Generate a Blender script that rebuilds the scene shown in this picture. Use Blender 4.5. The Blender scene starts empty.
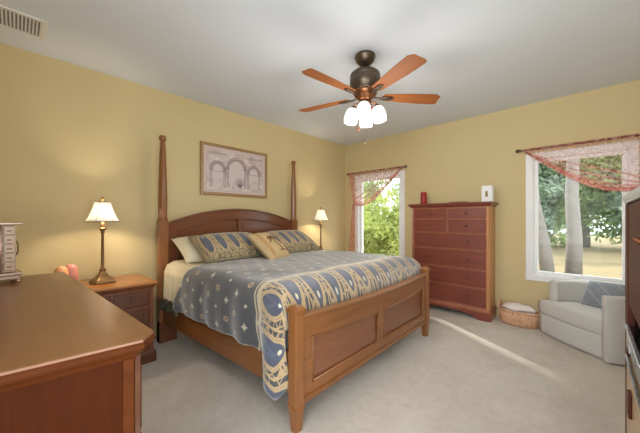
import bpy, math, random
from mathutils import Vector, Matrix
PI = math.pi
random.seed(7)
S = bpy.context.scene
COL = S.collection

# ------------------------------------------------------------------ camera
cam_d = bpy.data.cameras.new('camera'); cam = bpy.data.objects.new('camera', cam_d); COL.objects.link(cam)
cam_d.sensor_width = 36.0; cam_d.lens = 286/640*36; cam_d.shift_y = 2.5/640; cam_d.clip_start = .02
cam.location = (0, 0, 1.30); cam.rotation_euler = (PI/2, 0, math.asin(.6865))
S.camera = cam

# ------------------------------------------------------------------ sky, sun, area lights, exposure
W = bpy.data.worlds.new('sky'); S.world = W; W.use_nodes = True
wb = W.node_tree.nodes['Background']; wb.inputs[0].default_value = (.86, .93, 1, 1); wb.inputs[1].default_value = 3.7
sd = bpy.data.lights.new('sun', 'SUN'); sun = bpy.data.objects.new('sun', sd); COL.objects.link(sun)
sd.energy = 4.0; sd.angle = math.radians(.8); sd.color = (1, .95, .86)
_dir = Vector((.874*math.cos(math.radians(25)), -.485*math.cos(math.radians(25)), -math.sin(math.radians(25))))
sun.rotation_euler = _dir.to_track_quat('-Z', 'Y').to_euler(); sun.location = (-6, 8, 6)
def area(name, loc, target, sx, sy, power, color):
    a = bpy.data.lights.new(name, 'AREA'); a.shape = 'RECTANGLE'; a.size = sx; a.size_y = sy; a.energy = power; a.color = color
    o = bpy.data.objects.new(name, a); COL.objects.link(o); o.location = loc
    o.rotation_euler = (Vector(target)-Vector(loc)).to_track_quat('-Z', 'Y').to_euler(); return o
area('added_side_fill', (1.35, .30, 1.35), (-3.0, 1.5, 1.5), 1.0, 2.1, 12, (.92, .96, 1))  # added fill from beside the camera, no lamp known there
area('added_rear_fill', (.1, -1.6, 1.6), (-.9, 4.0, 1.6), 2.0, 2.0, 56, (.94, .97, 1))  # added fill from behind the camera to brighten the room
S.view_settings.view_transform = 'Standard'; S.view_settings.look = 'None'
S.view_settings.exposure = 0.04; S.view_settings.gamma = 1.0; S.view_settings.use_curve_mapping = False

# ------------------------------------------------------------------ node helpers
class E:
    """a tiny expression wrapper over shader math nodes"""
    nt = None
    def __init__(s, k): s.k = k
    @staticmethod
    def op(o, *a, clamp=False):
        n = E.nt.nodes.new('ShaderNodeMath'); n.operation = o; n.use_clamp = clamp
        for i, v in enumerate(a):
            if isinstance(v, E): E.nt.links.new(v.k, n.inputs[i])
            else: n.inputs[i].default_value = v
        return E(n.outputs[0])
    def __add__(s, o): return E.op('ADD', s, o)
    def __radd__(s, o): return E.op('ADD', o, s)
    def __sub__(s, o): return E.op('SUBTRACT', s, o)
    def __rsub__(s, o): return E.op('SUBTRACT', o, s)
    def __mul__(s, o): return E.op('MULTIPLY', s, o)
    def __rmul__(s, o): return E.op('MULTIPLY', o, s)
    def __truediv__(s, o): return E.op('DIVIDE', s, o)
    def __lt__(s, o): return E.op('LESS_THAN', s, o)
    def __gt__(s, o): return E.op('GREATER_THAN', s, o)
    def abs(s): return E.op('ABSOLUTE', s)
    def fract(s): return E.op('FRACT', s)
    def floor(s): return E.op('FLOOR', s)
    def pow(s, p): return E.op('POWER', s, p)
    def sqrt(s): return E.op('SQRT', s)
    def sin(s): return E.op('SINE', s)
    def mod(s, m): return E.op('FLOORED_MODULO', s, m)
    def max(s, o): return E.op('MAXIMUM', s, o)
    def min(s, o): return E.op('MINIMUM', s, o)
def mixc(f, a, b):
    n = E.nt.nodes.new('ShaderNodeMix'); n.data_type = 'RGBA'
    for i, v in ((0, f), (6, a), (7, b)):
        if isinstance(v, E): E.nt.links.new(v.k, n.inputs[i])
        elif i == 0: n.inputs[0].default_value = v
        else: n.inputs[i].default_value = (*v, 1)
    return E(n.outputs[2])
def texco(kind='Object'):
    return E(E.nt.nodes.new('ShaderNodeTexCoord').outputs[kind])
def mapping(v, scale):
    n = E.nt.nodes.new('ShaderNodeMapping'); E.nt.links.new(v.k, n.inputs[0]); n.inputs['Scale'].default_value = scale
    return E(n.outputs[0])
def noise(v, scale, detail=3, rough=.5, dist=0):
    n = E.nt.nodes.new('ShaderNodeTexNoise'); E.nt.links.new(v.k, n.inputs['Vector'])
    n.inputs['Scale'].default_value = scale; n.inputs['Detail'].default_value = detail
    n.inputs['Roughness'].default_value = rough; n.inputs['Distortion'].default_value = dist
    return E(n.outputs[0])
def voronoi(v, scale, feature='F1'):
    n = E.nt.nodes.new('ShaderNodeTexVoronoi'); E.nt.links.new(v.k, n.inputs['Vector']); n.inputs['Scale'].default_value = scale
    n.feature = feature
    return E(n.outputs['Distance'])
def sepxyz(v):
    n = E.nt.nodes.new('ShaderNodeSeparateXYZ'); E.nt.links.new(v.k, n.inputs[0]); return [E(o) for o in n.outputs]
def ramp(v, stops):
    n = E.nt.nodes.new('ShaderNodeValToRGB'); E.nt.links.new(v.k, n.inputs[0]); cr = n.color_ramp
    while len(cr.elements) < len(stops): cr.elements.new(.5)
    for e, (p, c) in zip(cr.elements, stops): e.position = p; e.color = (*c, 1)
    return E(n.outputs[0])
def newmat(name):
    m = bpy.data.materials.new(name); m.use_nodes = True; E.nt = m.node_tree
    return m, m.node_tree.nodes['Principled BSDF']
def setin(b, key, v):
    if isinstance(v, E): E.nt.links.new(v.k, b.inputs[key])
    elif isinstance(v, tuple) and len(v) == 3: b.inputs[key].default_value = (*v, 1)
    else: b.inputs[key].default_value = v
def bump(b, h, strength=.3, dist=.01):
    n = E.nt.nodes.new('ShaderNodeBump'); n.inputs['Strength'].default_value = strength; n.inputs['Distance'].default_value = dist
    E.nt.links.new(h.k, n.inputs['Height']); E.nt.links.new(n.outputs[0], b.inputs['Normal'])
def srgb(r, g, b):
    f = lambda c: c/12.92 if c <= .04045 else ((c+.055)/1.055)**2.4
    return (f(r/255), f(g/255), f(b/255))
def sc(c, k): return tuple(min(1, x*k) for x in c)
def plain(name, c, rough=.6, metal=0, var=.06, scale=40, bstr=0, bdist=.003, coat=0):
    m, b = newmat(name); o = texco(); n = noise(o, scale, 4)
    setin(b, 'Base Color', mixc(n, sc(c, 1-var), sc(c, 1+var))); setin(b, 'Roughness', rough); setin(b, 'Metallic', metal)
    if coat: setin(b, 'Coat Weight', coat); setin(b, 'Coat Roughness', .15)
    if bstr: bump(b, noise(o, scale*4, 3), bstr, bdist)
    return m
def wood(name, c, axis='z', rough=.32, dark=.72, coat=.25, spec=.5):
    m, b = newmat(name); o = texco()
    s = {'x': (1.2, 14, 14), 'y': (14, 1.2, 14), 'z': (14, 14, 1.2)}[axis]
    v = mapping(o, s); n1 = noise(v, 1.6, 6, .6, .6); n2 = noise(v, 9, 3, .6)
    f = n1*.75 + n2*.25
    setin(b, 'Base Color', ramp(f, [(.3, sc(c, dark)), (.5, c), (.72, sc(c, 1.22))]))
    setin(b, 'Roughness', rough); setin(b, 'Coat Weight', coat); setin(b, 'Coat Roughness', .2); setin(b, 'Specular IOR Level', spec)
    bump(b, f, .02, .001); return m
def emit(name, c, strength):
    m, b = newmat(name); setin(b, 'Base Color', c); setin(b, 'Emission Color', c); setin(b, 'Emission Strength', strength); setin(b, 'Roughness', .35)
    return m

# ------------------------------------------------------------------ mesh helpers
class MB:
    def __init__(s): s.v = []; s.f = []; s.uv = {}
    def add(s, vs, fs):
        k = len(s.v); s.v += [tuple(p) for p in vs]; s.f += [tuple(i+k for i in q) for q in fs]; return s
    def box(s, x0, x1, y0, y1, z0, z1, M=None):
        vs = [Vector((x, y, z)) for z in (z0, z1) for y in (y0, y1) for x in (x0, x1)]
        if M: vs = [M @ p for p in vs]
        return s.add(vs, [(0, 2, 3, 1), (4, 5, 7, 6), (0, 1, 5, 4), (2, 6, 7, 3), (0, 4, 6, 2), (1, 3, 7, 5)])
    def prism(s, poly, z0, z1, M=None):
        n = len(poly); vs = [Vector((x, y, z0)) for x, y in poly]+[Vector((x, y, z1)) for x, y in poly]
        if M: vs = [M @ p for p in vs]
        return s.add(vs, [tuple(range(n))[::-1], tuple(range(n, 2*n))]+[(i, (i+1) % n, (i+1) % n+n, i+n) for i in range(n)])
    def loft(s, rings, close=True, caps=True):
        n = len(rings[0]); vs = [p for r in rings for p in r]; fs = []
        for k in range(len(rings)-1):
            for i in range(n if close else n-1):
                j = (i+1) % n; fs.append((k*n+i, k*n+j, (k+1)*n+j, (k+1)*n+i))
        if caps: fs += [tuple(range(n))[::-1], tuple(range((len(rings)-1)*n, len(rings)*n))]
        return s.add(vs, fs)
    def lathe(s, prof, c=(0, 0, 0), n=24, M=None, ph=0, caps=True):
        rings = []
        for r, z in prof:
            ring = [Vector((c[0]+r*math.cos(ph+2*PI*i/n), c[1]+r*math.sin(ph+2*PI*i/n), c[2]+z)) for i in range(n)]
            rings.append([M @ p for p in ring] if M else ring)
        return s.loft(rings, True, caps)
    def tube(s, pts, r, n=8):
        pts = [Vector(p) for p in pts]; rings = []
        for i, p in enumerate(pts):
            t = (pts[min(i+1, len(pts)-1)]-pts[max(i-1, 0)]).normalized()
            a = t.orthogonal().normalized() if i == 0 else (a - t*a.dot(t)).normalized()
            b = t.cross(a); rr = r[i] if isinstance(r, (list, tuple)) else r
            rings.append([p+(a*math.cos(2*PI*k/n)+b*math.sin(2*PI*k/n))*rr for k in range(n)])
        return s.loft(rings)
    def grid(s, nu, nv, fn, uvfn=None):
        k = len(s.v)
        for i in range(nu+1):
            for j in range(nv+1):
                s.v.append(tuple(fn(i/nu, j/nv)))
                if uvfn: s.uv[len(s.v)-1] = uvfn(i/nu, j/nv)
        for i in range(nu):
            for j in range(nv):
                a = k+i*(nv+1)+j; s.f.append((a, a+nv+1, a+nv+2, a+1))
        return s
    def build(s, name, mat, parent=None, smooth=False, bevel=0, sub=0, solid=0, origin=None, seg=2):
        me = bpy.data.meshes.new(name)
        vs = s.v if origin is None else [(x-origin[0], y-origin[1], z-origin[2]) for x, y, z in s.v]
        me.from_pydata(vs, [], s.f); me.update()
        if s.uv:
            l = me.uv_layers.new(name='UVMap')
            for lp in me.loops: l.data[lp.index].uv = s.uv.get(lp.vertex_index, (0, 0))
        me.materials.append(mat)
        o = bpy.data.objects.new(name, me); COL.objects.link(o)
        if parent: o.parent = parent
        if origin is not None and not parent: o.location = origin
        if smooth:
            for p in me.polygons: p.use_smooth = True
        if solid: m = o.modifiers.new('solid', 'SOLIDIFY'); m.thickness = solid; m.offset = 0
        if bevel: m = o.modifiers.new('bevel', 'BEVEL'); m.width = bevel; m.segments = seg; m.limit_method = 'ANGLE'
        if sub: m = o.modifiers.new('sub', 'SUBSURF'); m.levels = sub; m.render_levels = sub
        return o
def thing(name, label, cat, loc=(0, 0, 0), rz=0, group=None):
    o = bpy.data.objects.new(name, None); COL.objects.link(o); o.location = loc; o.rotation_euler = (0, 0, rz)
    o.empty_display_size = .1
    return tag(o, label, cat, group)
def tag(o, label, cat, group=None):
    o['label'] = label; o['category'] = cat
    if group: o['group'] = group
    return o
def struct(o): o['kind'] = 'structure'; return o
def copy_tree(o, parent=None):
    c = o.copy(); COL.objects.link(c)
    if parent: c.parent = parent
    for ch in list(o.children): copy_tree(ch, c)
    return c

# ------------------------------------------------------------------ materials
WALL = srgb(213, 194, 146)
m_wall, b = newmat('wall_paint'); o = texco()
setin(b, 'Base Color', mixc(noise(o, 3, 3), sc(WALL, .98), sc(WALL, 1.02))); setin(b, 'Roughness', .75); bump(b, noise(o, 260, 2), .05, .002)
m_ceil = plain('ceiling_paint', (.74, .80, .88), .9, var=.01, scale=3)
m_trim = plain('white_trim_paint', (.91, .91, .91), .35, var=.01)
m_carpet, b = newmat('beige_carpet'); o = texco()
n1 = noise(o, 2.2, 4, .6, .8); n2 = noise(o, 18, 5, .7); n3 = noise(o, 260, 2, .8)
f = n1*.35+n2*.3+n3*.35
setin(b, 'Base Color', ramp(f, [(.32, srgb(182, 170, 152)), (.5, srgb(206, 196, 181)), (.68, srgb(224, 216, 204))]))
setin(b, 'Roughness', .98); setin(b, 'Sheen Weight', .3); bump(b, n3*.6+n2*.8, .55, .012)
HONEY = srgb(140, 88, 46); CHERRY = srgb(128, 66, 47)
w_hx, w_hy, w_hz = [wood('honey_cherry_'+a, HONEY, a) for a in 'xyz']
w_hb = wood('headboard_wood', srgb(112, 64, 38), 'y', .25, coat=.45)
w_foot = wood('foot_panel_wood', srgb(132, 82, 54), 'y', .3)
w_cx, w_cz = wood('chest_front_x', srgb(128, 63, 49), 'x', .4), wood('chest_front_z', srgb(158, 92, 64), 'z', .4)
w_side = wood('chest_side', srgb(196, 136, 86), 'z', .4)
w_top = wood('dresser_top', srgb(132, 86, 50), 'x', .3, dark=.92, coat=.25)
w_dres = wood('dresser_side', srgb(68, 29, 9), 'z', .5, coat=0, spec=.06); w_dmo = wood('dresser_moulding', srgb(86, 43, 16), 'y', .5, coat=0, spec=.08); w_pil = wood('pilaster_wood', srgb(132, 80, 50), 'z', .12, coat=1)  # pilaster wood coloured lighter in place of the window highlight on it
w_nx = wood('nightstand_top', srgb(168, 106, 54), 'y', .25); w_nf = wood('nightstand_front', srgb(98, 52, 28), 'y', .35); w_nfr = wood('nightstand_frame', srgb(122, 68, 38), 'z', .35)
w_dark = wood('armoire_wood', srgb(84, 42, 30), 'z', .5, coat=0, spec=.2); w_fan = wood('fan_blade_wood', srgb(150, 90, 48), 'x', .5, coat=0, spec=.2)
m_bronze = plain('dark_bronze', srgb(96, 84, 70), .35, .8, .15); m_copper = plain('brushed_copper', srgb(138, 92, 62), .3, .9, .1)
m_brass = plain('antique_brass', srgb(128, 98, 62), .35, .7, .25, 60); m_knob = plain('knob_metal', srgb(128, 104, 80), .35, .8, .1)
m_black = plain('black_gloss', (.012, .012, .014), .12, var=.02); m_silver = plain('silver_trim', (.62, .62, .64), .25, .8, .05)
m_red = plain('red_candle_wax', srgb(160, 34, 34), .45, var=.15, scale=60)

# ------------------------------------------------------------------ room shell
XA, XD, YB, YC, H = -3.503, .75, 4.42, -.24, 2.742
struct(MB().box(XA-.15, XD+1.2, -3.0, YB+.15, -.12, 0).build('floor', m_carpet))
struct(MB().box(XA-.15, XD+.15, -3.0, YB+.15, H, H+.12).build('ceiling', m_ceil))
struct(MB().box(XA-.15, XA, YC-.15, YB+.15, 0, H).build('wall_left', m_wall))
struct(MB().box(XD, XD+.15, .85, YB+.15, 0, H).box(XD, XD+.15, YC-.15, .85, 2.12, H).build('wall_right', m_wall))
struct(MB().box(XA, -.85, YC-.15, YC, 0, H).build('wall_front', m_wall))
OPEN = [(-3.175, -2.30), (-.525, .305)]; Z0, Z1 = .60, 2.05
mb = MB(); xs = [XA]+[x for o in OPEN for x in o]+[XD]
for i in range(0, 6, 2): mb.box(xs[i], xs[i+1], YB, YB+.15, 0, H)
for a, c in OPEN: mb.box(a, c, YB, YB+.15, 0, Z0); mb.box(a, c, YB, YB+.15, Z1, H)
struct(mb.build('wall_back', m_wall))
struct(MB().box(XA, XA+.014, YC, YB, 0, .10).build('baseboard_left', m_wall, bevel=.004))
struct(MB().box(XA, XD, YB-.014, YB, 0, .10).build('baseboard_back', m_wall, bevel=.004))
m_glass = bpy.data.materials.new('window_glass'); m_glass.use_nodes = True; nt = m_glass.node_tree; nt.nodes.remove(nt.nodes['Principled BSDF'])
tr = nt.nodes.new('ShaderNodeBsdfTransparent'); tr.inputs[0].default_value = (.96, .98, .97, 1); gl = nt.nodes.new('ShaderNodeBsdfGlossy'); gl.inputs['Roughness'].default_value = .02
mx = nt.nodes.new('ShaderNodeMixShader'); mx.inputs[0].default_value = .005
nt.links.new(tr.outputs[0], mx.inputs[1]); nt.links.new(gl.outputs[0], mx.inputs[2]); nt.links.new(mx.outputs[0], nt.nodes['Material Output'].inputs[0])
def ringbox(mb, x0, x1, z0, z1, w, y0, y1):
    mb.box(x0, x0+w, y0, y1, z0, z1); mb.box(x1-w, x1, y0, y1, z0, z1)
    mb.box(x0+w, x1-w, y0, y1, z0, z0+w); mb.box(x0+w, x1-w, y0, y1, z1-w, z1); return mb
for k, (a, c) in enumerate(OPEN):
    w = struct(ringbox(MB(), a-.065, c+.065, Z0-.065, Z1+.065, .065, YB-.022, YB+.001).build('window_%d' % (k+1), m_trim, bevel=.005))
    ringbox(MB(), a, c, Z0, Z1, .012, YB-.012, YB+.15).build('window_jamb', m_trim, w)
    ringbox(MB(), a+.012, c-.012, Z0+.012, Z1-.012, .042, YB+.03, YB+.075).build('window_sash', m_trim, w, bevel=.004)
    MB().box(a+.05, c-.05, YB+.05, YB+.056, Z0+.05, Z1-.05).build('window_pane', m_glass, w)
    MB().box((a+c)/2-.04, (a+c)/2+.04, YB+.012, YB+.035, Z0+.03, Z0+.048).build('window_latch', m_trim, w, bevel=.003)

# ------------------------------------------------------------------ outside
m_ground, b = newmat('dry_ground'); o = texco()
setin(b, 'Base Color', ramp(noise(o, .6, 5, .6), [(.3, srgb(118, 104, 74)), (.6, srgb(150, 130, 94)), (.8, srgb(118, 116, 78))])); setin(b, 'Roughness', 1.0)
struct(MB().box(-40, 25, YB+.15, 40, -.45, -.3).build('ground', m_ground))
m_bark = plain('pine_bark', srgb(138, 130, 124), .9, var=.5, scale=9, bstr=.6, bdist=.02)
def leafmat(name, c):
    m, b = newmat(name); o = texco(); n = noise(o, 1.6, 3)
    setin(b, 'Base Color', ramp(n, [(.3, sc(c, .55)), (.5, c), (.7, sc(c, 1.5))])); setin(b, 'Roughness', .6); setin(b, 'Subsurface Weight', 0)
    tl = E.nt.nodes.new('ShaderNodeBsdfTranslucent'); mx = E.nt.nodes.new('ShaderNodeMixShader'); mx.inputs[0].default_value = .45
    col = b.inputs['Base Color'].links[0].from_socket; E.nt.links.new(col, tl.inputs[0]); E.nt.links.new(b.outputs[0], mx.inputs[1]); E.nt.links.new(tl.outputs[0], mx.inputs[2])
    E.nt.links.new(mx.outputs[0], E.nt.nodes['Material Output'].inputs[0]); return m
m_leaf = [leafmat('leaf_green', srgb(168, 184, 128)), leafmat('leaf_yellow', srgb(178, 184, 104)), leafmat('leaf_dark', srgb(156, 172, 146))]
def foliage(blobs, n, size):
    mb = MB()
    tot = sum(r[0]*r[2] for c, r in blobs)
    for c, r in blobs:
        for _ in range(int(n*r[0]*r[2]/tot)):
            d = Vector((random.gauss(0, 1), random.gauss(0, 1), random.gauss(0, 1))).normalized()*random.uniform(.45, 1)
            p = Vector((c[0]+d.x*r[0], c[1]+d.y*r[1], c[2]+d.z*r[2]))
            a = Vector((random.uniform(-1, 1), random.uniform(-1, 1), random.uniform(-1, 1))).normalized(); t = a.orthogonal().normalized()
            s = size*random.uniform(.6, 1.4)
            mb.add([p-a*s, p+t*s*.45, p+a*s, p-t*s*.45], [(0, 1, 2, 3)])
    return mb
def tree(name, label, x, y, trunk_h, r, blobs, n, size, leaf, lean=0, cat='tree', group=None):
    t = thing(name, label, cat, (x, y, -.3), 0, group)
    pts = [(lean*k/6+.03*math.sin(k*2.1), .03*math.cos(k*1.7), trunk_h*k/6) for k in range(7)]
    MB().tube(pts, [r*(1.25-.1*min(k, 2)*1 - .05*k) for k in range(7)], 14).build('trunk', m_bark, t, True)
    foliage(blobs, n, size).build('foliage', m_leaf[leaf], t)
def blobset(h0, h1, spread, k, r):
    return [((random.uniform(-spread, spread), random.uniform(-spread, spread), random.uniform(h0, h1)),
             (r*random.uniform(.7, 1.2), r*random.uniform(.7, 1.2), r*random.uniform(.6, 1.0))) for _ in range(k)]
tree('tall_tree', 'straight grey-barked tree trunk standing centrally outside the larger window', -.306, 9.5, 6.5, .14, blobset(4.6, 6.5, 1.0, 7, .8), 1600, .10, 0)
tree('tall_tree', 'leaning grey tree trunk outside beside the larger window edge', -.74, 9.0, 6.0, .125, blobset(4.2, 6.0, 1.0, 7, .8), 1600, .10, 0, -.75)
tree('added_sun_blocker', 'large leafy tree added out of view past the bed window to block the sun', -7.6, 7.0, 4.6, .16, blobset(4.7, 7.2, 1.3, 22, 1.1), 5000, .14, 0)  # unseen tree, added to cut short the sun streak on the floor
spots = [(-8.4, 21, 2), (-5.6, 22, 0), (-2.8, 21, 2), (-.2, 22.5, 0), (2.4, 21, 2), (5.0, 22, 0)]
lab = ['dark leafy tree farthest along the row, toward the house corner', 'mid-green leafy tree beyond the leaning trunk in the far row', 'dull green tree in the far row directly behind the two trunks',
       'mid-green tree in the far row just past the straight trunk', 'dark tree in the far row above the armchair pillow', 'mid-green tree at the far row end by the cabinet']
for (x, y, lf), l in zip(spots, lab):
    tree('leafy_tree', l, x, y, 4.0, .18, blobset(.5, 6.4, 1.3, 34, 1.25), 14000, .145, lf, group='row of trees beyond the lawn')
for (x, y, lf, l) in [(-5.6, 8.0, 1, 'sunlit yellow-green bush close outside the window by the bed'), (-4.6, 8.8, 1, 'yellow-green shrub beside the darker bush outside the bed window'),
                      (-6.6, 9.6, 0, 'green bush outside the bed window near its draped edge'), (-5.5, 11.5, 2, 'tall dark bush behind the yellow-green shrubs'), (-8.0, 12.0, 0, 'green bush farthest along beyond the bed window')]:
    tree('garden_bush', l, x, y, 1.6, .06, blobset(.5, 2.2 if lf == 1 else 3.4, .55, 9, .7), 2400, .085, lf, cat='bush', group='bushes outside the bed window')

# ------------------------------------------------------------------ bed
BO = (-2.3, 2.08, 0.0)
HN, HF, FN, FF = [Vector((*p, 0)) for p in ((-3.30, 1.062), (-3.30, 2.905), (-1.31, 1.175), (-1.335, 3.12))]
LB = 1.98
def BP(l, w, z=0, dy=0, dx=0):           # l along the bed 0..LB, w across 0..1, offsets in metres
    s = l/LB; p = (HN*(1-s)+FN*s)*(1-w)+(HF*(1-s)+FF*s)*w
    return Vector((p.x-BO[0]+dx, p.y-BO[1]+dy, z))
bed = thing('bed', 'honey cherry four-poster king bed with arched headboard and panelled footboard', 'bed', BO)
def slab(mb, w0, w1, zlo, zhi, l, x0, x1, n=28):
    rings = []
    for i in range(n+1):
        w = w0+(w1-w0)*i/n; a, c = zlo(w), zhi(w)
        rings.append([BP(l, w, a, 0, x0), BP(l, w, a, 0, x1), BP(l, w, c, 0, x1), BP(l, w, c, 0, x0)])
    return mb.loft(rings)
K = lambda v: (lambda w: v)
arch = lambda w: 1.225+.185*(1-(2*w-1)**2)
parch = lambda w: 1.125+.175*(1-(2*w-1)**2)
hb = MB()
slab(hb, .02, .98, parch, arch, 0, -.022, .022)
slab(hb, .02, .075, K(.40), lambda w: parch(w)+.002, 0, -.022, .022); slab(hb, .925, .98, K(.40), lambda w: parch(w)+.002, 0, -.022, .022)
slab(hb, .482, .518, K(.40), lambda w: parch(w)+.002, 0, -.022, .022, 6); slab(hb, .075, .925, K(.40), K(.50), 0, -.022, .022)
hbo = hb.build('headboard', w_hb, bed, bevel=.003)
for a, c in ((.075, .482), (.518, .925)):
    slab(MB(), a, c, K(.49), lambda w: parch(w)+.004, 0, -.015, .006).build('panel', w_hb, hbo)
    bead = MB(); pts = [BP(0, a+.004, .52, 0, .018)]+[BP(0, a+.004+(c-a-.008)*i/20, parch(a+.004+(c-a-.008)*i/20)-.006, 0, .018) for i in range(21)]+[BP(0, c-.004, .52, 0, .018)]
    bead.tube(pts, .007, 6).build('panel_bead', w_hb, hbo, True)
slab(MB(), .015, .985, lambda w: arch(w)-.004, lambda w: arch(w)+.022, 0, -.035, .036, 36).build('cap_rail', w_hb, hbo, bevel=.008)
def sq(c, r, z): return [c+Vector((a*r, b_*r, z)) for a, b_ in ((-1, -1), (1, -1), (1, 1), (-1, 1))]
def octo(c, r, z, n=8): return [c+Vector((r*math.cos(PI/8+i*PI/4)*1.05, r*math.sin(PI/8+i*PI/4)*1.05, z)) for i in range(8)]
for w in (0, 1):
    c = BP(0, w)
    mb = MB().loft([sq(c, .046, 0), sq(c, .046, 1.285)])
    po = mb.build('bedpost', w_hz, bed, bevel=.008)
    MB().loft([octo(c, .040, 1.30), octo(c, .041, 1.36), octo(c, .043, 1.5), octo(c, .038, 1.75), octo(c, .027, 2.05), octo(c, .023, 2.13)]).build('upper_post', w_hz, po, bevel=.004)
    MB().lathe([(.048, 1.282), (.05, 1.292), (.048, 1.305)], c).build('collar', w_hz, po, True)
    MB().lathe([(.024, 2.125), (.034, 2.14), (.036, 2.16), (.033, 2.175), (.02, 2.187)], c).build('finial', w_hz, po, True)
    s = 1 if w == 0 else -1
    MB().loft([[c+Vector((.048, s*y, 0)), c+Vector((.048, s*y, zt)), c+Vector((-.03, s*y, zt)), c+Vector((-.03, s*y, 0))] for y, zt in ((-.046, .22), (.05, .21), (.085, .14), (.13, .13))]).build('foot_bracket', w_hb, po)
ftop = lambda w: .655+.032*(2*w-1)**2
fpan = lambda w: .515+.055*(2*w-1)**2
fb = MB()
slab(fb, .02, .98, fpan, ftop, LB, -.022, .022); slab(fb, .02, .98, K(.15), K(.255), LB, -.022, .022)
for a, c in ((.02, .062), (.475, .515), (.94, .98)): slab(fb, a, c, K(.25), lambda w: fpan(w)+.002, LB, -.022, .022, 8)
fbo = fb.build('footboard', w_hy, bed, bevel=.003)
for a, c in ((.062, .475), (.515, .94)):
    slab(MB(), a, c, K(.25), lambda w: fpan(w)+.004, LB, -.015, .006).build('panel', w_foot, fbo)
    q = [BP(LB, a+.005+(c-a-.01)*i/16, fpan(a+.005+(c-a-.01)*i/16)-.008, 0, .016) for i in range(17)]
    pts = [BP(LB, a+.005, .262, 0, .016)]+q+[BP(LB, c-.005, .262, 0, .016), BP(LB, a+.005, .262, 0, .016)]
    MB().tube(pts, .008, 6).build('panel_bead', w_hy, fbo, True)
slab(MB(), .015, .985, lambda w: ftop(w)-.004, lambda w: ftop(w)+.022, LB, -.034, .036).build('cap_rail', w_hy, fbo, bevel=.008)
slab(MB(), .02, .98, K(.172), K(.195), LB, .018, .034, 6).build('base_bead', w_hy, fbo, bevel=.006)
for w in (0, 1):
    c = BP(LB, w)
    po = MB().loft([sq(c, .036, .16), sq(c, .036, .725)]).build('bedpost', w_hz, bed, bevel=.007)
    MB().loft([sq(c, .024, 0), sq(c, .034, .135), sq(c, .040, .142), sq(c, .040, .158), sq(c, .036, .165)]).build('tapered_foot', w_hz, po, bevel=.004)
    MB().loft([sq(c, .036, .72), sq(c, .045, .733), sq(c, .045, .75), sq(c, .028, .768), sq(c, .008, .775)]).build('post_cap', w_hz, po, bevel=.004)
for w in (0, 1):
    mb = MB(); mb.loft([[BP(l, w, .218, -.016), BP(l, w, .218, .016), BP(l, w, .47, .016), BP(l, w, .47, -.016)] for l in (.05, LB-.05)])
    mb.build('side_rail', w_hx, bed, bevel=.004)
m_white = plain('mattress_ticking', (.75, .72, .66), .9, var=.03)
mt = MB(); mt.loft([[BP(l, w, z) for w, z in ((.03, .40), (.97, .40), (.97, .83), (.03, .83))] for l in (.06, LB-.1)])
tag(mt.build('mattress', m_white, None, bevel=.05, seg=4), 'thick cream mattress lying inside the cherry bed frame', 'mattress').location = BO

# ---- comforter
def uv2():
    u = sepxyz(texco('UV')); return u[0], u[1]
TAN = srgb(186, 160, 118); CREAM = srgb(206, 200, 172); SLATE = srgb(72, 72, 77); BLUE = srgb(78, 84, 100)
def border_pattern(p, q, base):
    """shell cells: p across in cells, q 0..1 up the band -> colour"""
    fx = p.fract()-.5; fy = q-.5
    e = ((fx/.27).pow(2)+(fy/.40).pow(2)).sqrt()
    d2 = ((fx/.5).pow(2)+((q-.08)/.2).pow(2)).sqrt()
    c = mixc(((e*11).sin() > .55), base, TAN)
    c = mixc((e < 1.0), c, BLUE)
    c = mixc(((fx.abs()*22+fy*10).sin() > .55)*(e < .92), c, sc(BLUE, 1.35))
    c = mixc(((e-1.08).abs() < .09), c, TAN)
    c = mixc((((fx/.055).pow(2)+((q-.78)/.05).pow(2)) < 1), c, CREAM)
    return c
m_comf, b = newmat('comforter_fabric'); u, v = uv2()
o = texco(); nz = noise(o, 3, 2)-.5
bl = 1.69+.015*((v*9).sin())
cu = u/.125; cv = v/.15+ .5*(cu.floor().mod(2))
fx = cu.fract()-.5; fy = cv.fract()-.5
kind = (cu.floor()+cv.floor()*2).mod(3)
star = (fx.abs().pow(.6)+fy.abs().pow(.6)) < .46
oval = ((fx/.20).pow(2)+(fy/.15).pow(2)).sqrt()
ring = ((oval-.75).abs() < .3)
dot = (oval < .55)
field = mixc(noise(o, 60, 3), sc(SLATE, .9), sc(SLATE, 1.08))
field = mixc((kind < .5)*star*.85, field, CREAM)
field = mixc((kind > .5)*(kind < 1.5)*ring*.85, field, TAN)
field = mixc((kind > 1.5)*dot*.85, field, CREAM)
q = (u-bl)/.40
shell = border_pattern(v/.19, q, mixc(voronoi(mapping(texco('UV'), (19, 19, 1)), 1, 'DISTANCE_TO_EDGE') < .055, SLATE, TAN))
scal = ((v/.19*PI).sin().abs()*.014)
edge = ((u-bl+scal-.012).abs() < .020).max((u-bl+scal+.03).abs() < .007)
col = mixc((u > bl), field, shell); col = mixc(edge, col, mixc(noise(o, 40, 2), TAN, CREAM))
setin(b, 'Base Color', col); setin(b, 'Roughness', .5); setin(b, 'Sheen Weight', .6)
bump(b, noise(o, 9, 3)+noise(o, 300, 2)*.1, .25, .02)
HWM = .99
def comf_prof(l):
    """cross-section points (offset from near edge line in m handled by w), list of (side, z, out)"""
hem_n = lambda l: .43-.25*max(0, min(1, (l-1.60)/.27))**1.2 + .08*max(0, (l-1.88)/.05)
hem_f = lambda l: .45
def zt(l):
    a = max(0, min(1, (l-1.72)/.215)); return .62+.255*math.sqrt(max(0, 1-a**2.4))
NV = 110
L0, L1 = .40, 1.935
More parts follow.
